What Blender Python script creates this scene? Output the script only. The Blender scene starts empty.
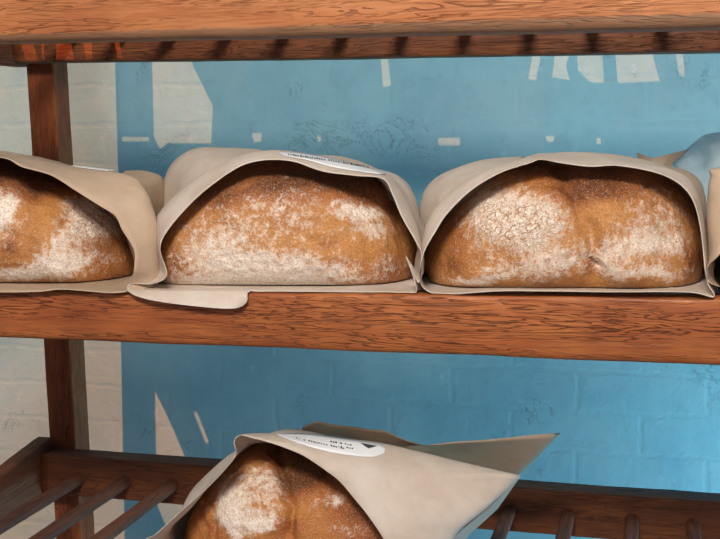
import bpy, bmesh, math, random
import numpy as np
from mathutils import Vector, Matrix, noise
from mathutils.geometry import tessellate_polygon

sc = bpy.context.scene
COL = sc.collection
random.seed(7)

# ------------------------------------------------------------------ camera
F, YAW, PIT, ROL = 1137.8, .2514, .1240, -.0069
fw = np.array([-math.sin(YAW)*math.cos(PIT), math.cos(YAW)*math.cos(PIT), -math.sin(PIT)])
r0 = np.array([math.cos(YAW), math.sin(YAW), 0.])
u0 = np.cross(r0, fw)
rt = math.cos(ROL)*r0 + math.sin(ROL)*u0
up = -math.sin(ROL)*r0 + math.cos(ROL)*u0
cam = bpy.data.cameras.new('camera'); cam.sensor_width = 36; cam.lens = F/720*36; cam.clip_start = .02
co = bpy.data.objects.new('camera', cam); COL.objects.link(co)
co.matrix_world = Matrix(((rt[0], up[0], -fw[0], 0), (rt[1], up[1], -fw[1], 0), (rt[2], up[2], -fw[2], 0), (0, 0, 0, 1)))
sc.camera = co

def at(px, py, Y):
    """point of the place seen at a pixel, on the upright plane at distance Y"""
    d = fw + rt*(px-360)/F - up*(py-269.5)/F
    return Vector(d*(Y/d[1]))
def pix(p):
    d = p[0]*fw[0]+p[1]*fw[1]+p[2]*fw[2]
    return (360+F*(p[0]*rt[0]+p[1]*rt[1]+p[2]*rt[2])/d, 269.5-F*(p[0]*up[0]+p[1]*up[1]+p[2]*up[2])/d)

YF, YB, YW = 1.10, 1.484, 2.06
Z1, Z2, Z3, Z4, Z5 = .0916, -.1665, -.2262, -.4816, -.5430
FLOOR, CEIL = -1.32, .92
XM = at(370, 300, YF).x
def tilt(k, x): return k*(x-XM)      # the old shelves are not quite level
K_TOP, K_MID = -.0072, .0190

# ------------------------------------------------------------------ object helpers
def link(name, me, mat=None, parent=None, smooth=True):
    o = bpy.data.objects.new(name, me); COL.objects.link(o)
    if mat: me.materials.append(mat)
    if smooth: me.polygons.foreach_set('use_smooth', [True]*len(me.polygons))
    if parent is not None: 
        o.parent = parent
        o.matrix_parent_inverse = Matrix.Translation(-Vector(parent.location))
    return o
def mesh(name, vs, fs):
    me = bpy.data.meshes.new(name); me.from_pydata([tuple(v) for v in vs], [], fs); me.update(); return me
def tag(o, label=None, cat=None, group=None, kind=None):
    if label: o['label'] = label
    if cat: o['category'] = cat
    if group: o['group'] = group
    if kind: o['kind'] = kind
    return o
def empty(name, loc):
    o = bpy.data.objects.new(name, None); COL.objects.link(o); o.location = loc; o.empty_display_size = .05; return o

# ------------------------------------------------------------------ material helpers
class NT:
    def __init__(s, name):
        s.m = bpy.data.materials.new(name); s.m.use_nodes = True
        s.t = s.m.node_tree; s.n = s.t.nodes; s.n.clear()
        s.out = s.n.new('ShaderNodeOutputMaterial')
        s.b = s.n.new('ShaderNodeBsdfPrincipled'); s.l(s.b.outputs[0], s.out.inputs[0])
    def l(s, a, b): s.t.links.new(a, b)
    def put(s, v, sock):
        if isinstance(v, bpy.types.NodeSocket): s.l(v, sock)
        elif isinstance(v, (tuple, list)): sock.default_value = tuple(v) if len(v) == 4 or len(sock.default_value) == 3 else (*v, 1)
        else: sock.default_value = v
    def coord(s, scale=(1, 1, 1), rot=(0, 0, 0), kind='Object', loc=(0, 0, 0)):
        tc = s.n.new('ShaderNodeTexCoord'); mp = s.n.new('ShaderNodeMapping')
        s.l(tc.outputs[kind], mp.inputs[0]); mp.inputs['Scale'].default_value = scale; mp.inputs['Rotation'].default_value = rot
        mp.inputs['Location'].default_value = loc
        return mp.outputs[0]
    def noise(s, vec, scale, detail=4, rough=.55, dist=0, out=0):
        n = s.n.new('ShaderNodeTexNoise'); s.l(vec, n.inputs['Vector'])
        n.inputs['Scale'].default_value = scale; n.inputs['Detail'].default_value = detail
        n.inputs['Roughness'].default_value = rough; n.inputs['Distortion'].default_value = dist
        return n.outputs[out]
    def vor(s, vec, scale, feat='DISTANCE_TO_EDGE', out='Distance'):
        n = s.n.new('ShaderNodeTexVoronoi'); n.feature = feat; s.l(vec, n.inputs['Vector']); n.inputs['Scale'].default_value = scale
        return n.outputs[out]
    def math(s, op, a, b=0., c=None, clamp=False):
        n = s.n.new('ShaderNodeMath'); n.operation = op; n.use_clamp = clamp
        s.put(a, n.inputs[0]); s.put(b, n.inputs[1])
        if c is not None: s.put(c, n.inputs[2])
        return n.outputs[0]
    def ss(s, v, lo, hi, a=0., b=1.):
        n = s.n.new('ShaderNodeMapRange'); n.interpolation_type = 'SMOOTHSTEP'
        s.put(v, n.inputs[0]); n.inputs[1].default_value = lo; n.inputs[2].default_value = hi
        n.inputs[3].default_value = a; n.inputs[4].default_value = b
        return n.outputs[0]
    def mix(s, f, a, b, mode='MIX'):
        n = s.n.new('ShaderNodeMix'); n.data_type = 'RGBA'; n.blend_type = mode
        s.put(f, n.inputs[0]); s.put(a, n.inputs[6]); s.put(b, n.inputs[7]); return n.outputs[2]
    def attr(s, name):
        n = s.n.new('ShaderNodeAttribute'); n.attribute_name = name; return n.outputs['Fac']
    def bump(s, h, strength, dist, prev=None):
        n = s.n.new('ShaderNodeBump'); n.inputs['Strength'].default_value = strength; n.inputs['Distance'].default_value = dist
        s.put(h, n.inputs['Height'])
        if prev is not None: s.l(prev, n.inputs['Normal'])
        return n.outputs[0]
    def done(s, col, rough=.6, nrm=None, spec=.5):
        s.put(col, s.b.inputs['Base Color']); s.put(rough, s.b.inputs['Roughness'])
        s.b.inputs['Specular IOR Level'].default_value = spec
        if nrm is not None: s.l(nrm, s.b.inputs['Normal'])
        return s.m

def wood(name, axis, light, mid, dark, lines=.6, rough=.5, worn=None, seed=0.):
    t = NT(name)
    sc_ = [1, 1, 1]; sc_[axis] = .06
    v = t.coord(tuple(sc_), loc=(seed, seed*.7, seed*1.3))
    sc2 = [1, 1, 1]; sc2[axis] = .13
    v2 = t.coord(tuple(sc2), loc=(seed*2, seed, 3.1))
    vv = t.coord(loc=(seed, 0, 0))
    fine = t.noise(v, 420, 5, .65)
    broad = t.noise(v2, 42, 4, .6, .6)
    blot = t.noise(vv, 7, 3, .6)
    c = t.mix(t.ss(broad, .3, .7), mid, light)
    c = t.mix(t.ss(blot, .35, .75, 0, .55), c, dark)
    c = t.mix(t.ss(fine, .45, .75, 0, .65), c, dark)
    # open grain: wavy dark lines
    sc3 = [1, 1, 1]; sc3[axis] = .075
    v3 = t.coord(tuple(sc3), loc=(seed*3, seed, 1.1))
    g = t.noise(v3, 62, 4, .6, .5)
    g = t.math('FRACT', t.math('MULTIPLY', g, 13.0))
    g = t.math('ABSOLUTE', t.math('SUBTRACT', g, .5))
    br = t.noise(v3, 40, 3, .6)
    ln = t.math('MULTIPLY', t.ss(g, .02, .17, 1, 0), t.ss(br, .36, .58))
    c = t.mix(t.math('MULTIPLY', ln, lines), c, tuple(k*.28 for k in dark))
    if worn:
        z0, w, colr = worn
        sep = t.n.new('ShaderNodeSeparateXYZ'); t.l(t.coord(), sep.inputs[0])
        z = t.math('ADD', sep.outputs[2], t.math('MULTIPLY', t.math('SUBTRACT', t.noise(vv, 60, 3), .5), .006))
        c = t.mix(t.ss(z, z0+w*.75, z0+w*1.1, .75, 0), c, t.mix(t.noise(v2, 160, 3), colr, tuple(k*.45 for k in colr)))
    h = t.math('SUBTRACT', t.math('MULTIPLY', fine, .5), t.math('MULTIPLY', ln, 1.2*lines))
    nb = t.bump(h, .8, .0012)
    return t.done(c, t.ss(fine, .3, .7, rough-.08, rough+.15), nb, .35)

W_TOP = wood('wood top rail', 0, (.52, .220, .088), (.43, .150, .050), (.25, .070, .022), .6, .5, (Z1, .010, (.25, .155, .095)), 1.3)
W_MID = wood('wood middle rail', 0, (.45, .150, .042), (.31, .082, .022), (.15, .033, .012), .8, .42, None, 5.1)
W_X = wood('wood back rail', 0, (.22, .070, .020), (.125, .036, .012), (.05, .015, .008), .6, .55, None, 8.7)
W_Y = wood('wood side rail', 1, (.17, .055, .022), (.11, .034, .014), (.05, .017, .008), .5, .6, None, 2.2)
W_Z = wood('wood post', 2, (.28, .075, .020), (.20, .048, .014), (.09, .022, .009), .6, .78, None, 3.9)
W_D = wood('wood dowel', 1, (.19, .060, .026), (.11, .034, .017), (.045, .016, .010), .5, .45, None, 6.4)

def wall_mat():
    t = NT('painted brick')
    v = t.coord()
    n1 = t.noise(v, 3.2, 4, .6); n2 = t.noise(v, 26, 5, .6); n3 = t.noise(v, 150, 4, .6)
    c = t.mix(t.ss(n1, .35, .65), (.175, .365, .465), (.230, .440, .525))
    c = t.mix(t.ss(t.noise(v, 2.1, 6, .65, .8), .45, .72, 0, .6), c, (.30, .43, .48))
    c = t.mix(t.ss(n2, .5, .75, 0, .45), c, (.17, .33, .42))
    c = t.mix(t.ss(t.noise(t.coord(loc=(4, 1, 2)), 17, 6, .7), .60, .70, 0, .4), c, (.42, .56, .60))
    # scuffs: thin dark chips
    nz = t.noise(v, 9, 6, .7, 1.2)
    cr = t.math('ABSOLUTE', t.math('SUBTRACT', nz, .5))
    cr = t.math('MULTIPLY', t.ss(cr, .0, .014, 1, 0), t.ss(t.noise(v, 5.5, 3, .5), .56, .66))
    c = t.mix(t.math('MULTIPLY', cr, .55), c, (.09, .15, .18))
    br = t.n.new('ShaderNodeTexBrick'); mp = t.coord(rot=(math.radians(90), 0, 0))
    wob = t.n.new('ShaderNodeVectorMath'); wob.operation = 'ADD'
    nn = t.n.new('ShaderNodeTexNoise'); nn.inputs['Scale'].default_value = 14; t.l(mp, nn.inputs[0])
    sc_ = t.n.new('ShaderNodeVectorMath'); sc_.operation = 'SCALE'; sc_.inputs[3].default_value = .018
    t.l(nn.outputs['Color'], sc_.inputs[0]); t.l(mp, wob.inputs[0]); t.l(sc_.outputs[0], wob.inputs[1])
    t.l(wob.outputs[0], br.inputs['Vector'])
    br.inputs['Scale'].default_value = 1; br.inputs['Brick Width'].default_value = .23; br.inputs['Row Height'].default_value = .075
    br.inputs['Mortar Size'].default_value = .007; br.inputs['Mortar Smooth'].default_value = .8
    h = t.math('MULTIPLY_ADD', br.outputs['Fac'], -.14, t.math('ADD', t.math('MULTIPLY', n2, .8), t.math('MULTIPLY', n3, .18)))
    h = t.math('SUBTRACT', h, t.math('MULTIPLY', cr, .3))
    return t.done(c, .7, t.bump(h, .35, .006), .25)

def plain(name, c, rough=.8):
    t = NT(name); n = t.noise(t.coord(), 12, 5, .6)
    return t.done(t.mix(n, tuple(k*.85 for k in c), tuple(min(1, k*1.12) for k in c)), rough, t.bump(n, .2, .004))

def paper(name, c1, c2, trans=.28, alpha=1.):
    t = NT(name)
    v = t.coord()
    fib = t.noise(t.coord((1, 1, 3)), 500, 4, .7); n = t.noise(v, 16, 4, .6)
    c = t.mix(t.ss(n, .3, .7), c1, c2)
    c = t.mix(t.ss(fib, .5, .8, 0, .25), c, tuple(k*.72 for k in c1))
    wr = t.noise(v, 38, 3, .5, .8)
    dn = t.n.new('ShaderNodeTexNoise'); dn.inputs['Scale'].default_value = 9; t.l(v, dn.inputs[0])
    ds = t.n.new('ShaderNodeVectorMath'); ds.operation = 'SCALE'; ds.inputs[3].default_value = .09; t.l(dn.outputs['Color'], ds.inputs[0])
    da = t.n.new('ShaderNodeVectorMath'); da.operation = 'ADD'; t.l(v, da.inputs[0]); t.l(ds.outputs[0], da.inputs[1])
    crs = t.vor(da.outputs[0], 13, 'F1')
    nb = t.bump(t.math('ADD', t.math('MULTIPLY', crs, 1.6), t.math('ADD', t.math('MULTIPLY', wr, .8), t.math('MULTIPLY', fib, .12))), .5, .0035)
    t.done(c, .72, nb, .25)
    tr = t.n.new('ShaderNodeBsdfTranslucent'); t.put(c, tr.inputs[0]); t.l(nb, tr.inputs['Normal'])
    mx = t.n.new('ShaderNodeMixShader'); mx.inputs[0].default_value = trans
    t.l(t.b.outputs[0], mx.inputs[1]); t.l(tr.outputs[0], mx.inputs[2])
    last = mx.outputs[0]
    if alpha < 1:
        tp = t.n.new('ShaderNodeBsdfTransparent'); m2 = t.n.new('ShaderNodeMixShader'); m2.inputs[0].default_value = alpha
        t.l(tp.outputs[0], m2.inputs[1]); t.l(last, m2.inputs[2]); last = m2.outputs[0]
    t.l(last, t.out.inputs[0])
    return t.m
PAPER = paper('kraft paper', (.66, .56, .47), (.77, .69, .62), .22)
PAPER2 = paper('brown kraft paper', (.56, .42, .30), (.64, .50, .38), .22)
GLASSINE = paper('clear bag window', (.55, .72, .80), (.72, .84, .90), .35, .62)
LABEL = plain('label white', (.80, .82, .86), .45)
INK = plain('label ink', (.05, .055, .07), .5)

def crust(name, seed, deep=(.10, .024, .007), gold=(.52, .225, .060), orange=(.33, .10, .022)):
    t = NT(name)
    v = t.coord(loc=(seed, seed, 0)); 
    fl = t.attr('flour'); bk = t.attr('bake_shade'); ck = t.attr('crackle')
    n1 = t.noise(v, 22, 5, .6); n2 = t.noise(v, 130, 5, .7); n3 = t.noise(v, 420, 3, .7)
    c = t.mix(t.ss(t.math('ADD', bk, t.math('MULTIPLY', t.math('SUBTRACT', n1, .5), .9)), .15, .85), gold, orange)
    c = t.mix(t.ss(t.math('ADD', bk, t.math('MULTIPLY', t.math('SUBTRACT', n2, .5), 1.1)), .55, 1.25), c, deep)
    n4 = t.noise(v, 850, 2, .7)
    c = t.mix(t.ss(n3, .48, .7, 0, .55), c, tuple(k*.5 for k in orange))
    c = t.mix(t.ss(n4, .50, .70, 0, .55), c, (.76, .48, .24))
    # flour: floury islands broken by grains
    dst = t.n.new('ShaderNodeVectorMath'); dst.operation = 'ADD'
    nn = t.n.new('ShaderNodeTexNoise'); nn.inputs['Scale'].default_value = 75; nn.inputs['Detail'].default_value = 4; t.l(v, nn.inputs[0])
    s1 = t.n.new('ShaderNodeVectorMath'); s1.operation = 'SCALE'; s1.inputs[3].default_value = .022
    t.l(nn.outputs['Color'], s1.inputs[0]); t.l(v, dst.inputs[0]); t.l(s1.outputs[0], dst.inputs[1])
    ve = t.vor(dst.outputs[0], 135)
    ve2 = t.vor(dst.outputs[0], 290)
    cr1 = t.math('MULTIPLY', t.ss(ve, .02, .12, 1, 0), t.ss(n2, .38, .58, .25, 1)); cr2 = t.ss(ve2, .02, .13, .35, 0)
    crk = t.math('MULTIPLY', t.math('MAXIMUM', cr1, cr2), ck)
    f = t.math('ADD', fl, t.math('MULTIPLY', t.math('SUBTRACT', n2, .5), 1.9))
    f = t.math('ADD', f, t.math('MULTIPLY', t.math('SUBTRACT', n3, .5), 1.5))
    f = t.math('ADD', f, t.math('MULTIPLY', t.math('SUBTRACT', n4, .5), .8))
    f = t.ss(f, .32, .92)
    f = t.math('MULTIPLY', f, t.math('SUBTRACT', 1., t.math('MULTIPLY', crk, .95)), clamp=True)
    f = t.math('MULTIPLY', f, t.ss(t.math('ADD', t.math('MULTIPLY', n3, .5), t.math('MULTIPLY', n4, .5)), .47, .56, 1., .45))
    c = t.mix(t.math('MULTIPLY', f, .95), c, (.95, .90, .82))
    h = t.math('ADD', t.math('MULTIPLY', n2, .8), t.math('MULTIPLY', n3, .45))
    h = t.math('SUBTRACT', h, t.math('MULTIPLY', crk, .35))
    nb = t.bump(h, 1., .0030)
    return t.done(c, t.math('MULTIPLY_ADD', f, .4, .42), nb, .4)

# ------------------------------------------------------------------ the setting
def quad_wall(name, pts, mat, nx=1):
    o = link(name, mesh(name, pts, [tuple(range(len(pts)))]), mat, smooth=False); tag(o, kind='structure'); return o
def slab(name, lo, hi, mat):
    bm = bmesh.new(); bmesh.ops.create_cube(bm, size=1)
    for v in bm.verts: v.co = Vector([(lo[i]+hi[i])/2 + v.co[i]*(hi[i]-lo[i]) for i in range(3)])
    me = bpy.data.meshes.new(name); bm.to_mesh(me); bm.free()
    o = link(name, me, mat, smooth=False); tag(o, kind='structure'); return o
slab('wall_back', (-3.2, YW, FLOOR), (2.4, YW+.12, CEIL), wall_mat())
slab('floor', (-3.2, -2.2, FLOOR-.08), (2.4, YW+.12, FLOOR), plain('floor stone', (.30, .29, .28)))

# added gobo, unseen overhead: holes shaped so the sun throws the wall patches
SUN = Vector((.16, .40, -1.0)).normalized()
def up_to_ceiling(p, z):
    k = (z-p.z)/SUN.z
    return (p.x+SUN.x*k, p.y+SUN.y*k)
gobo_cuts = [
 [(-190, -20), (113, -20), (116, 100), (118, 165), (121, 345), (125, 560), (-190, 560)],
 [(151, 20), (184, 20), (193, 66), (203, 86), (213, 106), (211, 144), (168, 144), (160, 150), (154, 138)],
 [(122, 137), (149, 137), (149, 142), (122, 142)],
 [(155, 391), (171, 424), (188, 464), (200, 495), (196, 516), (166, 527), (157, 505)],
 [(193, 412), (197, 412), (209, 442), (206, 445)],
 [(380, 50), (387, 50), (391, 86), (383, 88)],
 [(438, 138), (460, 138), (460, 146), (438, 146)],
 [(252, 133), (262, 133), (261, 142), (254, 143)],
 [(317, 135), (321, 135), (321, 142), (318, 142)],
 [(534, 48), (542, 48), (536, 81), (528, 80)],
 [(556, 48), (572, 48), (566, 66), (570, 81), (552, 78)],
 [(577, 48), (602, 48), (604, 84), (590, 83), (578, 71)],
 [(614, 46), (650, 46), (660, 82), (618, 84)],
 [(675, 46), (682, 46), (685, 78), (679, 76)],
 [(545, 136), (555, 136), (553, 143), (547, 142)],
 [(596, 138), (601, 138), (601, 145), (597, 145)],
]
YG = {}
holes = []
for g in gobo_cuts: holes.append([up_to_ceiling(at(x, y, YW), CEIL) for x, y in g])
for g in ([(16, 30), (29, 30), (38, 60), (27, 64)], [(40, 30), (44, 30), (44, 60), (42, 60)], [(56, 30), (92, 30), (92, 62), (56, 62)],
          [(112, 30), (124, 30), (136, 62), (118, 62)], [(26, 66), (38, 66), (50, 112), (27, 70)]):
    holes.append([up_to_ceiling(at(x, y, YB), CEIL) for x, y in g])  # further gobo holes, shaped for sun patches on the back rail and post
def ceiling_gobo():
    zs = (CEIL, CEIL+.0015)
    X0, X1, Y0, Y1 = -3.2, 2.4, -2.2, YW+.12
    loops = [[(X0, Y0), (X1, Y0), (X1, Y1), (X0, Y1)]] + holes
    flat = [p for l in loops for p in l]
    tris = tessellate_polygon([[Vector((x, y, 0)) for x, y in l] for l in loops])
    n = len(flat)
    vs = [(x, y, zs[0]) for x, y in flat] + [(x, y, zs[1]) for x, y in flat]
    fs = [tuple(t) for t in tris] + [tuple(i+n for i in t[::-1]) for t in tris]
    k = 0
    for l in loops:
        m = len(l)
        for i in range(m):
            a, b = k+i, k+(i+1) % m
            fs.append((a, b, b+n, a+n))
        k += m
    o = link('ceiling_gobo', mesh('ceiling_gobo', vs, fs), plain('ceiling board', (.55, .53, .50)), smooth=False); tag(o, kind='structure')
ceiling_gobo()

# ------------------------------------------------------------------ the rack
def beam(name, a, b, w, h, mat, parent, r=.004, chamfer=0., seg=90, wob=.0007, seed=0., h2=None):
    """worn timber from a to b (centres); w across, h up; rounded section swept with a little unevenness"""
    a, b = Vector(a), Vector(b); d = (b-a).normalized()
    if abs(d.z) > .8: s = Vector((1, 0, 0)); u = Vector((0, 1, 0))
    else: s = d.cross(Vector((0, 0, 1))).normalized(); u = s.cross(d).normalized()
    sec = []
    for cx, cy, rr, a0 in ((1, 1, r, 0), (-1, 1, r, 90), (-1, -1, r, 180), (1, -1, max(r, chamfer), 270)):
        for k in range(5):
            an = math.radians(a0+k*22.5)
            sec.append((cx*(w/2-rr)+rr*math.cos(an), cy*(h/2-rr)+rr*math.sin(an)))
    vs, fs = [], []; n = len(sec)
    for i in range(seg+1):
        c = a.lerp(b, i/seg)
        for (p, q) in sec:
            if h2: q *= 1+(h2/h-1)*i/seg
            v = c+s*p+u*q
            k = noise.noise(v*Vector((9, 9, 9))+Vector((seed, 0, 0)))*wob*1.6+noise.noise(v*55)*wob*.6
            v += (s*p+u*q).normalized()*k
            vs.append(v)
    for i in range(seg):
        for j in range(n):
            fs.append((i*n+j, i*n+(j+1) % n, (i+1)*n+(j+1) % n, (i+1)*n+j))
    fs.append(tuple(range(n))[::-1]); fs.append(tuple(seg*n+j for j in range(n)))
    me = mesh(name, vs, fs)
    o = link(name, me, mat, parent)
    me.polygons[-1].use_smooth = False; me.polygons[-2].use_smooth = False
    return o
def dowel(a, b, rad, parent, seed):
    a, b = Vector(a), Vector(b); vs, fs = [], []; n, seg = 20, 24
    for i in range(seg+1):
        c = a.lerp(b, i/seg)
        for j in range(n):
            an = 2*math.pi*j/n; k = rad*(1+.05*noise.noise(Vector((seed, i*.25, math.cos(an)))))
            vs.append(c+Vector((math.cos(an)*k, 0, math.sin(an)*k)))
    for i in range(seg):
        for j in range(n): fs.append((i*n+j, i*n+(j+1) % n, (i+1)*n+(j+1) % n, (i+1)*n+j))
    fs.append(tuple(range(n))); fs.append(tuple(seg*n+j for j in range(n))[::-1])
    return link('dowel', mesh('dowel', vs, fs), W_D, parent)

XL = at(41, 470, YB).x          # inner face of the left side rails
XP0 = at(43.6, 342, YB+.05).x; XP1 = at(70, 342, YB+.05).x
PW = XP1-XP0
XR = .46
rack = empty('bread_rack', (-.2, 1.22, FLOOR))
tag(rack, 'reddish brown timber shelf rack of square rails and round dowels against the blue wall', 'rack')
RT = .042
def rail(name, z0, z1, y0, x0, x1, mat, ch=.0, tilt=0., seed=0., tilt_low=None):
    tl = tilt if tilt_low is None else tilt_low
    t0, t1, b0, b1 = z1+tilt*(x0-XM), z1+tilt*(x1-XM), z0+tl*(x0-XM), z0+tl*(x1-XM)
    beam(name, (x0, y0+RT/2, (t0+b0)/2), (x1, y0+RT/2, (t1+b1)/2), RT, t0-b0, mat, rack, .004, ch, seed=seed, h2=t1-b1)
hF = .062
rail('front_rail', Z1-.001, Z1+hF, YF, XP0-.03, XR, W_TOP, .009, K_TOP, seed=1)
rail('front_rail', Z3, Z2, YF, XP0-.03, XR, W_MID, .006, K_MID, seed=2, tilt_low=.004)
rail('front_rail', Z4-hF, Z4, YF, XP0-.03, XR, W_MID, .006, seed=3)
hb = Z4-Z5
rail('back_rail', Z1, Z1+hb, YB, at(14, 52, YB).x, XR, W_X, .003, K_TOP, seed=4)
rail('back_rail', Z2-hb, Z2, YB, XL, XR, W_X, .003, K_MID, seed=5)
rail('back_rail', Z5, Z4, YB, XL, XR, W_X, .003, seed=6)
yP = YB+RT+.001                 # posts stand behind the back rails
PX = (XP0+XP1)/2
PD = .045
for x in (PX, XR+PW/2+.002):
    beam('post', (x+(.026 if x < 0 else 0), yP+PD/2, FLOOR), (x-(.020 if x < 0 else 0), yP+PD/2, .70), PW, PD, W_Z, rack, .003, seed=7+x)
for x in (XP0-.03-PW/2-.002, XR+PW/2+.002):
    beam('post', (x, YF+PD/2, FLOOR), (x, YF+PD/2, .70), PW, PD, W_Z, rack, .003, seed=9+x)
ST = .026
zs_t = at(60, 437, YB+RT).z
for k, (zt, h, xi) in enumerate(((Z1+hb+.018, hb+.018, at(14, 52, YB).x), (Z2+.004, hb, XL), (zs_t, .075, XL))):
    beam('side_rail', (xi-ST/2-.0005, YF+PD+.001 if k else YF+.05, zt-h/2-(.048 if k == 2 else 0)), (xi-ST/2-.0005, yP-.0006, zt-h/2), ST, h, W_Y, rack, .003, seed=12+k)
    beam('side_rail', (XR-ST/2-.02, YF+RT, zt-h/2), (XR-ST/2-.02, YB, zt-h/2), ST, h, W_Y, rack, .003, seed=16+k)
dz = Z4-hb*.52
x1 = at(80, 480, YB).x; 
xs = [at(p, q, YB).x for p, q in ((80, 481), (126, 485), (173, 487), (509, 509), (568, 516), (632, 520), (693, 524))]
full = xs[:3]
step = (xs[3]-xs[2])/6
full += [xs[2]+step*k for k in range(1, 6)] + xs[3:]
while full[-1]+.078 < XR-.06: full.append(full[-1]+.078)
DT = .0095
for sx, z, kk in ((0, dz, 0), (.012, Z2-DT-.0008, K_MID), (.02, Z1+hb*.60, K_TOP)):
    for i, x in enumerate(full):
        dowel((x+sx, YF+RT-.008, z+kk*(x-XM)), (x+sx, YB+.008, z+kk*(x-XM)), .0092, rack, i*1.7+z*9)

# ------------------------------------------------------------------ loaves
def poly_r(poly, cx, cz):
    """radius of a closed outline around a centre as a smooth function of the angle"""
    N = 360; rr = np.zeros(N); P = [(x-cx, z-cz) for x, z in poly]
    for i in range(N):
        a = 2*math.pi*i/N; dx, dz_ = math.cos(a), math.sin(a); best = 0
        for j in range(len(P)):
            (x0, z0), (x1_, z1_) = P[j], P[(j+1) % len(P)]
            ex, ez = x1_-x0, z1_-z0; den = dx*ez-dz_*ex
            if abs(den) < 1e-12: continue
            t = (x0*ez-z0*ex)/den; s = (x0*dz_-z0*dx)/den
            if t > 0 and -1e-6 <= s <= 1+1e-6: best = max(best, t)
        rr[i] = best
    k = np.exp(-(np.arange(-12, 13)/5.)**2); k /= k.sum()
    rr = np.convolve(np.concatenate([rr[-12:], rr, rr[:12]]), k, 'valid')
    return lambda a: float(np.interp((a % (2*math.pi))/(2*math.pi)*N, np.arange(N+1), np.append(rr, rr[0])))

class Loaf: pass
def lie(base, x): return base+(K_MID*(x-XM) if base > -.3 else 0)
def seg_dist(px, py, line):
    best = 1e9; bt = 0
    for i in range(len(line)-1):
        (x0, y0), (x1_, y1_) = line[i], line[i+1]
        ex, ey = x1_-x0, y1_-y0; t = max(0, min(1, ((px-x0)*ex+(py-y0)*ey)/(ex*ex+ey*ey)))
        d = math.hypot(px-x0-ex*t, py-y0-ey*t)
        if d < best: best = d
    return best
def blobs(px, py, L):
    s = 0
    for cx, cy, rx, ry, k in L:
        d = ((px-cx)/rx)**2+((py-cy)/ry)**2
        if d < 6: s += k*math.exp(-d*1.1)
    return s
def loaf(label, outline, shelf, cy, hd, flour, bake_shade, crackle, dents, seed, ccol=None, base=.0):
    poly = [(at(x, y, cy).x, at(x, y, cy).z) for x, y in outline]
    cx = (min(p[0] for p in poly)+max(p[0] for p in poly))/2
    zb = shelf+.0032; cz = zb+(max(p[1] for p in poly)-zb)*.42
    R = poly_r(poly, cx, cz)
    bm = bmesh.new(); bmesh.ops.create_icosphere(bm, subdivisions=7, radius=1)
    lf, lb, lc = [], [], []
    for v in bm.verts:
        x, y, z = v.co; rho = math.sqrt(x*x+z*z); a = math.atan2(z, x)
        r = R(a)*min(1, rho)**.72
        Y = cy+hd*math.copysign(abs(y)**.80, y)
        p = Vector((cx+r*math.cos(a), Y, cz+r*math.sin(a)))
        if p.z < lie(zb, p.x): p.z = lie(zb, p.x)
        nrm = Vector((x/max(.02, R(0)), y/hd, z/.06)).normalized()
        wx, wy = pix(p)
        q = p+Vector((seed, 0, seed))
        lift = min(1, max(0, (p.z-lie(zb, p.x))/.02))
        d = noise.noise(q*16)*.0036+noise.noise(q*42)*.0019-abs(noise.noise(q*75))*.0016+noise.noise(q*130)*.0009+noise.noise(q*300)*.0004
        for line, w, dep in dents:
            dd = seg_dist(wx+noise.noise(q*60)*4, wy+noise.noise(q*60+Vector((9, 0, 0)))*4, line)
            d -= dep*math.exp(-(dd/w)**2)
        p += nrm*d*lift
        if p.z < lie(zb, p.x): p.z = lie(zb, p.x)
        v.co = p
        n1 = noise.noise(q*30)*.5+noise.noise(q*80)*.35
        jx, jy = wx+noise.noise(q*26)*9, wy+noise.noise(q*26+Vector((5, 5, 5)))*7
        lf.append(base+1.4*blobs(jx, jy, flour)+n1*.12); lb.append(.35+blobs(jx, jy, bake_shade)+n1*.15); lc.append(min(1, blobs(jx, jy, crackle)))
    bmesh.ops.recalc_face_normals(bm, faces=bm.faces)
    me = bpy.data.meshes.new('bread_loaf'); bm.to_mesh(me); bm.free()
    for nm, arr in (('flour', lf), ('bake_shade', lb), ('crackle', lc)):
        at_ = me.attributes.new(nm, 'FLOAT', 'POINT'); at_.data.foreach_set('value', arr)
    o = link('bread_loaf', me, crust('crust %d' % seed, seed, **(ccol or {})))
    tag(o, label, 'bread', 'crusty loaves in paper bags')
    L = Loaf(); L.cx, L.cz, L.R, L.cy, L.hd, L.zb, L.o = cx, cz, R, cy, hd, zb, o
    return L

CY, HD = 1.236, .122
L1 = loaf('loaf at the left edge of the middle shelf with cracked flour beside its golden seam',
  [(-42, 240), (-40, 205), (-30, 176), (-10, 160), (20, 160), (60, 174), (102, 194), (130, 224), (142, 260), (136, 284), (60, 287), (-38, 287)],
  Z2, CY, HD,
  [(95, 218, 34, 25, 1.0), (4, 212, 15, 20, .95), (62, 262, 30, 14, .9), (15, 276, 36, 8, .8), (112, 262, 20, 10, .3), (60, 238, 22, 12, .35), (-60, 230, 60, 50, .5)],
  [(40, 178, 80, 18, .95), (110, 250, 25, 20, .45), (120, 280, 20, 8, .5), (50, 212, 18, 22, -.3), (8, 243, 9, 7, .6), (-30, 165, 60, 15, .8)],  # baked brown; the dark band on top also paints in the rim's shade
  [(98, 218, 34, 26, 1.2), (100, 250, 30, 20, .5)],
  [([(30, 165), (40, 200), (28, 235), (34, 262)], 9, .005), ([(60, 232), (80, 205), (88, 185)], 3.5, .003), ([(0, 232), (10, 238)], 6, .004)], 11)
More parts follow.
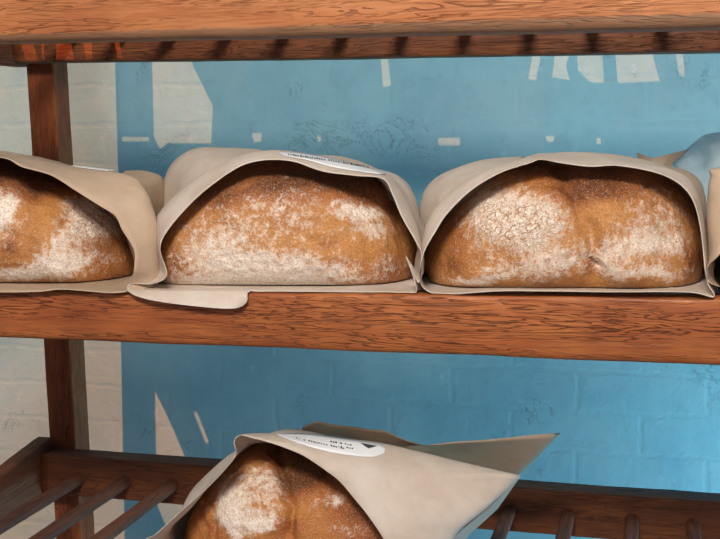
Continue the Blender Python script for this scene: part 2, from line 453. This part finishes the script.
L2 = loaf('oval golden loaf evenly dusted with flour, in the middle of the middle shelf',
  [(161, 255), (168, 226), (196, 195), (236, 168), (280, 157), (340, 161), (382, 178), (407, 210), (422, 250), (416, 286), (300, 290), (172, 290)],
  Z2, CY, HD,
  [(255, 282, 90, 10, .95), (215, 245, 45, 28, .38), (270, 225, 80, 32, .22), (358, 212, 24, 10, .75), (375, 232, 28, 12, .45), (330, 270, 60, 10, .35), (250, 262, 80, 12, .4), (290, 200, 50, 15, .15), (395, 262, 18, 12, .25)],
  [(320, 178, 95, 20, 1.1), (215, 195, 34, 14, .55), (172, 262, 12, 16, .4), (285, 250, 60, 18, -.25), (350, 242, 40, 8, -.2), (390, 270, 35, 14, .4), (322, 244, 11, 3, .8), (400, 205, 15, 25, .4)],  # top blob paints shade below the bag mouth along with darker baking
  [(200, 232, 40, 30, .25), (370, 225, 40, 20, .35)],
  [([(312, 240), (322, 243), (334, 246)], 3.0, .0045), ([(300, 175), (318, 205), (322, 238)], 8, .002), ([(390, 195), (404, 235), (400, 270)], 5, .002)], 23, base=.10)
L3 = loaf('large two-lobed loaf with white cracked flour left of its deep crease',
  [(426, 258), (438, 228), (476, 188), (525, 160), (560, 158), (605, 158), (655, 168), (690, 196), (706, 245), (700, 288), (560, 291), (438, 291)],
  Z2, CY, HD,
  [(518, 222, 52, 32, 1.0), (498, 205, 25, 18, .4), (560, 262, 40, 18, .45), (500, 270, 60, 10, .3), (660, 215, 40, 38, .42), (650, 245, 40, 18, .5), (655, 275, 50, 10, .5), (612, 262, 18, 22, .4), (480, 280, 50, 6, .5)],
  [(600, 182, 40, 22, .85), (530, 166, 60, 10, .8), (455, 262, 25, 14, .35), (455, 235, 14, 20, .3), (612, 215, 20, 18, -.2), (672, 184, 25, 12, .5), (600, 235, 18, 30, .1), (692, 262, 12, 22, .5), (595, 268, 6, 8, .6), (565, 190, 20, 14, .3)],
  [(515, 224, 56, 34, 1.3), (660, 225, 45, 45, .5)],
  [([(556, 160), (572, 190), (588, 225), (597, 255), (596, 285)], 9, .0085), ([(590, 258), (598, 268)], 4, .006), ([(660, 170), (640, 195)], 5, .003)], 37)
CY4 = 1.225
L4 = loaf('bread loaf with thick white flour on its left shoulder on the lowest shelf',
  [(193, 548), (197, 510), (212, 480), (236, 458), (266, 440), (292, 442), (345, 460), (400, 480), (435, 510), (446, 550), (390, 600), (205, 600)],
  dz+DT, CY4, .108,
  [(236, 500, 24, 34, .62), (228, 522, 14, 20, .5), (272, 500, 16, 30, .45), (262, 524, 14, 8, .8), (340, 500, 12, 8, .5), (318, 500, 14, 10, .3), (262, 475, 20, 12, .3), (350, 530, 25, 10, .3)],
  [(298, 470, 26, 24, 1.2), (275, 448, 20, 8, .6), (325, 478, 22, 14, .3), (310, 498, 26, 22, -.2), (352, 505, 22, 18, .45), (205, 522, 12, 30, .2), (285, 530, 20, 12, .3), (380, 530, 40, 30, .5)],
  [(275, 490, 25, 25, .25)],
  [([(276, 448), (283, 475), (292, 505), (288, 539)], 6, .010), ([(205, 490), (214, 515), (212, 540)], 3, .0025), ([(198, 505), (204, 530)], 2.5, .002), ([(300, 510), (330, 490), (350, 480)], 5, .003)], 51,
  dict(gold=(.52, .21, .05), orange=(.33, .085, .018)))

# ------------------------------------------------------------------ paper bags
def cr(p0, p1, p2, p3, t):
    return .5*((2*p1)+(-p0+p2)*t+(2*p0-5*p1+4*p2-p3)*t*t+(-p0+3*p1-3*p2+p3)*t*t*t)
def smooth_loop(P, sub=8):
    n = len(P); out = []
    for i in range(n):
        for k in range(sub): out.append(cr(P[(i-1) % n], P[i], P[(i+1) % n], P[(i+2) % n], k/sub))
    return out
def smooth_open(P, sub=6):
    n = len(P); out = []
    for i in range(n-1):
        a = P[i-1] if i else P[0]*2-P[1]; b = P[i+2] if i+2 < n else P[-1]*2-P[-2]
        for k in range(sub): out.append(cr(a, P[i], P[i+1], b, k/sub))
    out.append(P[-1]); return out
def sheet_mesh(name, rows, closed, wob=.0012, seed=0., rim=True, floor=None, cap=False):
    """rows of points lofted into thin paper"""
    if closed: rows = [smooth_loop(r) for r in rows]
    else: rows = [smooth_open(r) for r in rows]
    n = len(rows[0])
    cols = [smooth_open([r[j] for r in rows], 7) for j in range(n)]
    m = len(cols[0]); vs = []; fs = []
    for i in range(m):
        for j in range(n):
            v = cols[j][i].copy(); q = v+Vector((seed, seed, seed))
            k = min(1, i/6) if rim else 1
            v += Vector((noise.noise(q*24), noise.noise(q*24+Vector((7, 0, 0))), noise.noise(q*24+Vector((0, 7, 0)))))*wob*(.25+.75*k)
            if floor is not None and v.z < lie(floor, v.x) and v.y > YF-.005: v.z = lie(floor, v.x)
            vs.append(v)
    w = n if closed else n-1
    for i in range(m-1):
        for j in range(w):
            fs.append((i*n+j, i*n+(j+1) % n, (i+1)*n+(j+1) % n, (i+1)*n+j))
    if cap:
        fs.append(tuple((m-1)*n+j for j in range(n)))
    return mesh(name, vs, fs)
def thick(o, t=.0005):
    md = o.modifiers.new('thickness', 'SOLIDIFY'); md.thickness = t; md.offset = 0
    return o
def ring(L, phis, Y, s=1.04, floor=None, zs=1., dx=0., dzz=0.):
    out = []
    t = min(.999, abs((Y-L.cy)/L.hd)); rho = (1-(t**(1/.80))**2)**.5; k = rho**.72 if s is None else 1
    for a in phis:
        r = L.R(a)*(s or 1)
        x = L.cx+r*math.cos(a)+dx; z = L.cz+r*math.sin(a)*1+dzz
        if zs != 1: z = floor+(z-floor)*zs
        if floor is not None and z < lie(floor, x): z = lie(floor, x)
        out.append(Vector((x, Y, z)))
    return out
def phis_of(L, row):
    P = []
    for v in row:
        a = math.atan2(v.z-L.cz, v.x-L.cx)
        P.append(a)
    # clockwise, starting near straight down
    out = [P[0]]
    for a in P[1:]:
        while a > out[-1]+math.pi: a -= 2*math.pi
        while a < out[-1]-math.pi: a += 2*math.pi
        out.append(min(a, out[-1]-.03))
    lim = out[0]-2*math.pi+.05
    if out[-1] < lim:
        f = (lim-out[0])/(out[-1]-out[0]); out = [out[0]+(a-out[0])*f for a in out]
    return out
def bag(label, L, shelf, rim, lip, mat, tail=(1.36, 1.43), tails=(.55, .2), seed=0., dx=0., scale=(1.05, 1.05, .94), extra=None):
    fl = shelf+.0012
    r0_ = [at(x, y, Y-(.016 if Y > 1.109 else 0)) for x, y, Y in rim]; r1_ = [at(*p) for p in lip]
    for r in (r0_, r1_):
        for v in r:
            if v.y > YF-.005 and v.z < lie(fl, v.x)+.006: v.z = lie(fl, v.x)
    ph = phis_of(L, r1_)
    rows = [r0_, r1_, ring(L, ph, 1.195, scale[0], fl), ring(L, ph, 1.255, scale[1], fl), ring(L, ph, 1.32, scale[2], fl, .93, dx*.4),
            ring(L, ph, tail[0], .86, fl, tails[0], dx), ring(L, ph, tail[1], .80, fl, tails[1], dx*1.6)]
    root = empty('paper_bag', (L.cx, L.cy, shelf))
    tag(root, label, 'paper bag', 'paper bags around the loaves')
    me = sheet_mesh('bag_body', rows, True, .0016, seed, floor=fl, cap=True)
    thick(link('bag_body', me, mat, root))
    return root

# the four bags; the rim runs clockwise from the bottom middle
B2 = bag('pale kraft paper bag on the middle shelf whose loose lower flap hangs over the rail', L2, Z2,
  [(330, 289, 1.106), (262, 289.5, 1.104), (249, 293, 1.098), (246, 303, 1.092), (232, 308.5, 1.088), (190, 305.5, 1.087), (146, 299, 1.087), (128, 291, 1.092), (131, 283.5, 1.104), (152, 284, 1.108), (167, 275, 1.112), (160, 248, 1.118), (171, 226, 1.122), (200, 195, 1.124), (237, 168, 1.126), (265, 160, 1.130), (293, 161.5, 1.132), (322, 171, 1.132), (355, 175.5, 1.132), (383, 179, 1.130), (393, 196, 1.126), (402, 217, 1.122), (415, 240, 1.118), (422, 257, 1.112), (418.5, 283, 1.106), (406, 256, 1.114), (416, 288, 1.106), (390, 289, 1.106)],
  [(330, 288, 1.16), (262, 288, 1.155), (240, 288, 1.15), (215, 289, 1.14), (195, 289, 1.13), (180, 289, 1.125), (160, 289, 1.125), (147, 288, 1.13), (146, 285, 1.135), (152, 280, 1.14), (158, 268, 1.145), (156, 238, 1.145), (162, 212, 1.148), (194, 180, 1.150), (236, 157, 1.152), (265, 150.5, 1.158), (296, 152, 1.165), (326, 157.5, 1.17), (357, 166, 1.172), (385, 175, 1.165), (401, 190, 1.155), (413, 212, 1.152), (421, 236, 1.15), (424, 257, 1.145), (424, 270, 1.14), (421, 278, 1.14), (420, 286, 1.14), (390, 288, 1.15)],
  PAPER, seed=2, dx=-.01, scale=(1.045, 1.05, .95))
B3 = bag('open paper bag holding the large two-lobed loaf on the middle shelf', L3, Z2,
  [(560, 291.5, 1.0935), (500, 291, 1.0935), (455, 290.5, 1.100), (432, 290, 1.104), (421, 284, 1.106), (420, 268, 1.110), (425, 250, 1.115), (436, 231, 1.12), (447, 214, 1.124), (470, 191, 1.126), (500, 173, 1.128), (530, 163, 1.13), (541, 159.5, 1.132), (562, 163, 1.135), (590, 166.5, 1.135), (615, 165.5, 1.135), (645, 170, 1.135), (668, 177, 1.133), (684, 188, 1.13), (694, 203, 1.126), (700, 225, 1.122), (703, 250, 1.118), (705, 270, 1.112), (708, 284, 1.106), (714, 292, 1.098), (690, 292.5, 1.0935), (630, 292, 1.0935)],
  [(560, 289, 1.16), (500, 289, 1.155), (455, 289, 1.15), (432, 288, 1.14), (423, 280, 1.14), (420, 264, 1.14), (421, 244, 1.145), (427, 224, 1.148), (438, 205, 1.15), (462, 183, 1.152), (494, 167, 1.152), (526, 159, 1.152), (542, 156.5, 1.158), (565, 158, 1.165), (592, 160, 1.17), (618, 161, 1.17), (648, 165, 1.168), (673, 171, 1.16), (691, 181, 1.155), (700, 198, 1.15), (706, 223, 1.148), (709, 248, 1.145), (710, 268, 1.14), (712, 282, 1.14), (714, 289, 1.14), (690, 290, 1.15), (630, 289, 1.155)],
  PAPER, seed=5, dx=-.02, scale=(1.045, 1.055, .95))
B1 = bag('brown paper bag at the left edge of the middle shelf, in front of the post', L1, Z2,
  [(0, 292.5, 1.089), (-20, 291, 1.092), (-41, 289, 1.104), (-50, 284, 1.108), (-51, 255, 1.115), (-47, 215, 1.12), (-34, 178, 1.124), (-14, 160, 1.13), (-2, 157.5, 1.13), (10, 160, 1.132), (22, 167, 1.132), (50, 175, 1.13), (75, 190, 1.13), (100, 206, 1.128), (115, 216, 1.126), (122, 230, 1.124), (131, 244, 1.12), (135, 254, 1.118), (134, 270, 1.112), (132, 284, 1.106), (128, 287, 1.096), (110, 293, 1.089), (85, 291, 1.089), (60, 289.5, 1.089), (40, 291.5, 1.089)],
  [(0, 287, 1.15), (-20, 287, 1.15), (-41, 287, 1.15), (-52, 282, 1.14), (-53, 252, 1.145), (-48, 210, 1.15), (-35, 172, 1.155), (-14, 156, 1.165), (-2, 155, 1.17), (22, 158, 1.18), (45, 162, 1.185), (74, 166.5, 1.185), (108, 171, 1.18), (134, 177, 1.175), (147, 190, 1.165), (153, 208, 1.158), (158, 228, 1.152), (160, 246, 1.148), (160, 262, 1.142), (160, 278, 1.138), (150, 286, 1.13), (128, 286, 1.13), (98, 287, 1.135), (68, 287, 1.14), (40, 287, 1.145)],
  PAPER2, seed=9, dx=.03, scale=(1.10, 1.08, .98))
B4 = bag('large kraft paper bag with a long white oval label, standing on the lowest shelf', L4, dz+DT,
  [(330, 562, 1.115), (260, 562, 1.11), (180, 556, 1.10), (150, 548, 1.085), (146, 539, 1.082), (156, 534, 1.085), (180, 512, 1.095), (207, 488, 1.105), (228, 466, 1.112), (236, 454, 1.115), (234, 442, 1.118), (240, 435.5, 1.122), (252, 438, 1.128), (268, 442, 1.132), (288, 449, 1.132), (305, 456.5, 1.132), (325, 470, 1.13), (340, 482, 1.128), (353, 497, 1.124), (367, 514, 1.12), (382, 536, 1.115), (392, 556, 1.112), (380, 562, 1.112)],
  [(330, 560, 1.15), (265, 560, 1.15), (195, 556, 1.14), (172, 549, 1.13), (165, 539, 1.13), (170, 530, 1.13), (190, 508, 1.14), (212, 482, 1.145), (230, 462, 1.15), (238, 452, 1.15), (240, 441, 1.15), (250, 434, 1.155), (285, 434, 1.165), (330, 437, 1.175), (375, 442, 1.18), (425, 453, 1.19), (506, 472, 1.20), (519.5, 476, 1.20), (513, 483, 1.195), (490, 505, 1.17), (460, 530, 1.15), (440, 552, 1.14), (400, 560, 1.14)],
  PAPER, seed=14, dx=-.01, scale=(1.075, 1.03, .92))

# bag and loaf that only reach into the picture at its right edge
L5 = loaf('loaf at the right edge of the middle shelf, barely showing in its bag mouth',
  [(722, 262), (728, 232), (752, 200), (795, 172), (845, 162), (900, 168), (945, 190), (962, 225), (968, 260), (962, 290), (840, 291), (728, 290)],
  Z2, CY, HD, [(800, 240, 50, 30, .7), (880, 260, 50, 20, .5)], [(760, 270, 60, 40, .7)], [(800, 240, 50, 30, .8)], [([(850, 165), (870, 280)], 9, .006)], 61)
B5 = bag('paper bag at the right edge of the middle shelf, only its rolled brown side showing', L5, Z2,
  [(850, 292, 1.106), (770, 291, 1.106), (735, 289, 1.104), (719, 286, 1.104), (709, 282, 1.106), (705.5, 274, 1.108), (709, 265, 1.108), (720, 254, 1.112), (735, 230, 1.12), (755, 203, 1.125), (795, 178, 1.13), (845, 168, 1.13), (900, 174, 1.13), (945, 196, 1.126), (964, 235, 1.12), (970, 280, 1.11), (950, 292, 1.106)],
  [(850, 289, 1.15), (770, 289, 1.15), (740, 289, 1.15), (726, 287, 1.15), (716, 281, 1.15), (712, 268, 1.15), (709, 250, 1.15), (707.5, 225, 1.15), (707.5, 200, 1.152), (710, 178, 1.155), (722, 167, 1.16), (845, 160, 1.17), (902, 166, 1.16), (950, 190, 1.155), (970, 235, 1.15), (974, 280, 1.14), (952, 290, 1.14)],
  PAPER2, seed=21, scale=(1.10, 1.10, .98))

# ------------------------------------------------------------------ loose paper, tails and labels of the bags
def fold(name, rows, mat, root, wob=.0008, seed=0., sub=5, smooth=True):
    """creased sheet: straight between the given points"""
    R_ = [[at(*p) for p in r] for r in rows]
    dense = []
    for i in range(len(R_)-1):
        for k in range(sub):
            dense.append([R_[i][j].lerp(R_[i+1][j], k/sub) for j in range(len(R_[0]))])
    dense.append(R_[-1])
    g = []
    for r in dense:
        q = []
        for j in range(len(r)-1):
            for k in range(sub): q.append(r[j].lerp(r[j+1], k/sub))
        q.append(r[-1]); g.append(q)
    n = len(g[0]); vs = []
    for r in g:
        for v in r:
            q = v+Vector((seed, 0, 0)); vs.append(v+Vector((noise.noise(q*30), noise.noise(q*30+Vector((3, 0, 0))), noise.noise(q*30+Vector((0, 3, 0)))))*wob)
    fs = [(i*n+j, i*n+j+1, (i+1)*n+j+1, (i+1)*n+j) for i in range(len(g)-1) for j in range(n-1)]
    return thick(link(name, mesh(name, vs, fs), mat, root, smooth=smooth))
def back(root, L, sil, mat, seed, Ys=(1.180, 1.235, 1.30, 1.40), inw=(.34, .12, 0, .10)):
    c = pix((L.cx, CY, L.cz)); rows = []
    for Y, k in zip(Ys, inw): rows.append([at(x+(c[0]-x)*k, y+(c[1]-y)*k, Y) for x, y in sil])
    return thick(link('bag_back', sheet_mesh('bag_back', rows, False, .0012, seed, rim=False), mat, root))
back(B2, L2, [(158, 215), (161, 190), (170, 166), (184, 153), (200, 147.5), (228, 147.5), (262, 150)], PAPER, 1)
back(B2, L2, [(370, 168), (384, 171), (398, 176), (410, 186), (418, 203), (422, 228)], PAPER, 2)
back(B3, L3, [(422, 228), (420, 212), (423, 194), (432, 181), (448, 171), (482, 160), (522, 156)], PAPER, 3)
back(B3, L3, [(640, 164), (672, 167), (692, 174), (703, 187), (707, 212), (708, 240)], PAPER2, 5)
back(B1, L1, [(125, 171), (140, 170.5), (152, 173), (162, 179), (166, 196), (166, 218)], PAPER2, 4, Ys=(1.185, 1.235, 1.30, 1.40), inw=(.20, .08, 0, .10))
fold('folded_tail', [[(636, 152, 1.37), (652, 158, 1.35), (671, 153.5, 1.36), (689, 149, 1.38)], [(641, 163, 1.36), (653, 168, 1.34), (662, 166, 1.345), (672, 164, 1.36)], [(646, 182, 1.34), (655, 184, 1.33), (662, 184, 1.33), (672, 184, 1.34)]], PAPER2, B3, .0004, 3, smooth=False)
fold('clear_window', [[(672, 163, 1.40), (682, 154, 1.39), (693, 143.5, 1.385), (705, 136, 1.38), (722, 131.5, 1.37), (760, 128, 1.37)],
                      [(675, 165, 1.37), (688, 159, 1.35), (699, 152, 1.37), (711, 146, 1.345), (726, 142, 1.34), (762, 140, 1.33)],
                      [(679, 168, 1.36), (692, 167, 1.35), (703, 163, 1.355), (714, 158, 1.33), (730, 153, 1.32), (765, 150, 1.31)],
                      [(686, 182, 1.34), (697, 184, 1.32), (708, 184, 1.31), (719, 184, 1.30), (733, 184, 1.29), (768, 184, 1.28)],
                      [(688, 215, 1.31), (698, 215, 1.30), (710, 215, 1.29), (722, 215, 1.28), (736, 215, 1.27), (770, 215, 1.26)]], GLASSINE, B5, .003, 5)
fold('folded_tail', [[(400, 458, 1.335), (436, 464, 1.335), (474, 474, 1.335), (512, 482, 1.335)],
                     [(402, 449, 1.30), (446, 452, 1.30), (488, 457, 1.30), (532, 462, 1.30)],
                     [(403, 447, 1.275), (455, 442, 1.27), (508, 437.5, 1.265), (560, 433, 1.26)],
                     [(404, 449.5, 1.29), (455, 445, 1.29), (508, 440.5, 1.285), (556, 437, 1.275)]], PAPER2, B4, .0010, 6)
fold('crumpled_back', [[(290, 456, 1.36), (318, 458, 1.36), (345, 458, 1.36), (385, 460, 1.36), (430, 464, 1.36)],
                       [(297, 440, 1.34), (318, 434, 1.325), (343, 440, 1.34), (384, 442, 1.325), (426, 450, 1.34)],
                       [(302, 427, 1.31), (318, 421.5, 1.30), (344, 426, 1.31), (385, 431, 1.30), (424, 446, 1.31)],
                       [(306, 430, 1.33), (322, 426, 1.33), (346, 430, 1.33), (386, 436, 1.33), (426, 450, 1.33)]], PAPER2, B4, .002, 8)
fold('side_gusset', [[(519, 477, 1.205), (492, 504, 1.175), (460, 531, 1.155), (440, 553, 1.145)], [(518, 480, 1.21), (497, 509, 1.20), (468, 536, 1.20), (450, 560, 1.19)]], PAPER, B4, .0004, 9)

from mathutils.bvhtree import BVHTree
def caster(root):
    b = [c for c in root.children if c.name.startswith('bag_body')][0]
    bm = bmesh.new(); bm.from_mesh(b.data); t = BVHTree.FromBMesh(bm); bm.free(); return t
def hug(t, x, y, lift, last=None):
    for k in range(14):
        d = (at(x, y+k*.35, 1.)).normalized()
        h = t.ray_cast(Vector((0, 0, 0)), d)
        if h[0] is not None and h[0].y < 1.26:
            n = h[1] if h[1].dot(d) < 0 else -h[1]
            p = h[0]+n*lift
            return p+Vector((0, .002, .0001))*k
    return at(x, y, 1.17)
def label(root, top, low, marks, lift=.0011):
    t = caster(root); vs, fs = [], []
    T = smooth_open([Vector((x, y, 0)) for x, y in top], 8); B = smooth_open([Vector((x, y, 0)) for x, y in low], 8); n = len(T); m = 5
    for i in range(m+1):
        for a, b in zip(T, B):
            q = a.lerp(b, i/m); vs.append(hug(t, q.x, q.y, lift))
    fs = [(i*n+j, i*n+j+1, (i+1)*n+j+1, (i+1)*n+j) for i in range(m) for j in range(n-1)]
    lb = thick(link('label', mesh('label', vs, fs), LABEL, root), .0003); lb['label'] = 'white paper label'
    vs, fs = [], []
    for quad in marks:
        k = len(vs)
        for x, y in quad: vs.append(hug(t, x, y, lift+.0006))
        fs.append(tuple(range(k, k+len(quad))))
    if vs: link('lettering', mesh('lettering', vs, fs), INK, lb, smooth=False)['label'] = 'small dark printed line of text'
def script(x0, y0, x1, y1, h, n, rnd):
    out = []; ux, uy = x1-x0, y1-y0
    for i in range(n):
        if rnd.random() < .12: continue
        a = i/n; b = a+(.45+.4*rnd.random())/n; k = h*(.55+.45*rnd.random())
        out.append([(x0+ux*a, y0+uy*a), (x0+ux*b, y0+uy*b), (x0+ux*b, y0+uy*b-k), (x0+ux*a, y0+uy*a-k)])
    return out
rnd = random.Random(4)
label(B2, [(278, 152.5), (305, 154.5), (335, 160), (362, 167), (386, 174)], [(284, 156.5), (307, 161), (333, 168), (360, 172.5), (384, 175.6)],
      script(288, 156.6, 328, 162.2, 2.0, 17, rnd)+script(328, 162.2, 369, 169.5, 2.0, 17, rnd))
label(B1, [(70, 166), (90, 167.5), (111, 170)], [(78, 168), (96, 170.5), (108, 171.8)], [])
label(B4, [(275, 434.5), (305, 434.5), (335, 437.5), (362, 441.5), (380, 445), (385.5, 450)], [(281, 437.5), (300, 444.5), (325, 451.5), (350, 456), (372, 457.5), (384, 454)],
      script(296, 440, 345, 450.5, 1.5, 20, rnd)+script(330, 443.5, 352, 447, 1.6, 9, rnd)+script(338, 448, 354, 450.3, 1.3, 6, rnd)+[[(360, 444), (377, 447), (368, 449.5)]])

# ------------------------------------------------------------------ light
def area(name, loc, target, size, power, col, spread=None):
    l = bpy.data.lights.new(name, 'AREA'); l.shape = 'RECTANGLE'; l.size, l.size_y = size; l.energy = power; l.color = col
    o = bpy.data.objects.new(name, l); COL.objects.link(o); o.location = loc
    o.rotation_euler = (Vector(target)-Vector(loc)).to_track_quat('-Z', 'Y').to_euler()
    if spread: l.spread = spread
    return o
sun = bpy.data.lights.new('sun', 'SUN'); sun.energy = 9.8; sun.color = (1, .31, .095); sun.angle = math.radians(.08)
so = bpy.data.objects.new('sun', sun); COL.objects.link(so); so.rotation_euler = SUN.to_track_quat('-Z', 'Y').to_euler(); so.location = (0, 0, 3)
area('key light front', (-.12, -.30, .84), (-.3, 1.15, -.1), (.42, .32), 41, (1, .90, .79))  # unseen key lamp added above and in front, not a window
area('blue fill low right', (.85, 1.70, -1.0), (.20, 2.06, -.30), (.5, .4), 25, (.40, .83, 1.0))  # unseen blue fill near the floor, added to brighten the lower right wall
w = bpy.data.worlds.new('room light'); sc.world = w; w.use_nodes = True
bg = w.node_tree.nodes['Background']; bg.inputs[0].default_value = (.72, .84, 1.0, 1); bg.inputs[1].default_value = .40
sc.view_settings.view_transform = 'Standard'; sc.view_settings.look = 'None'; sc.view_settings.gamma = 1
sc.view_settings.exposure = 0
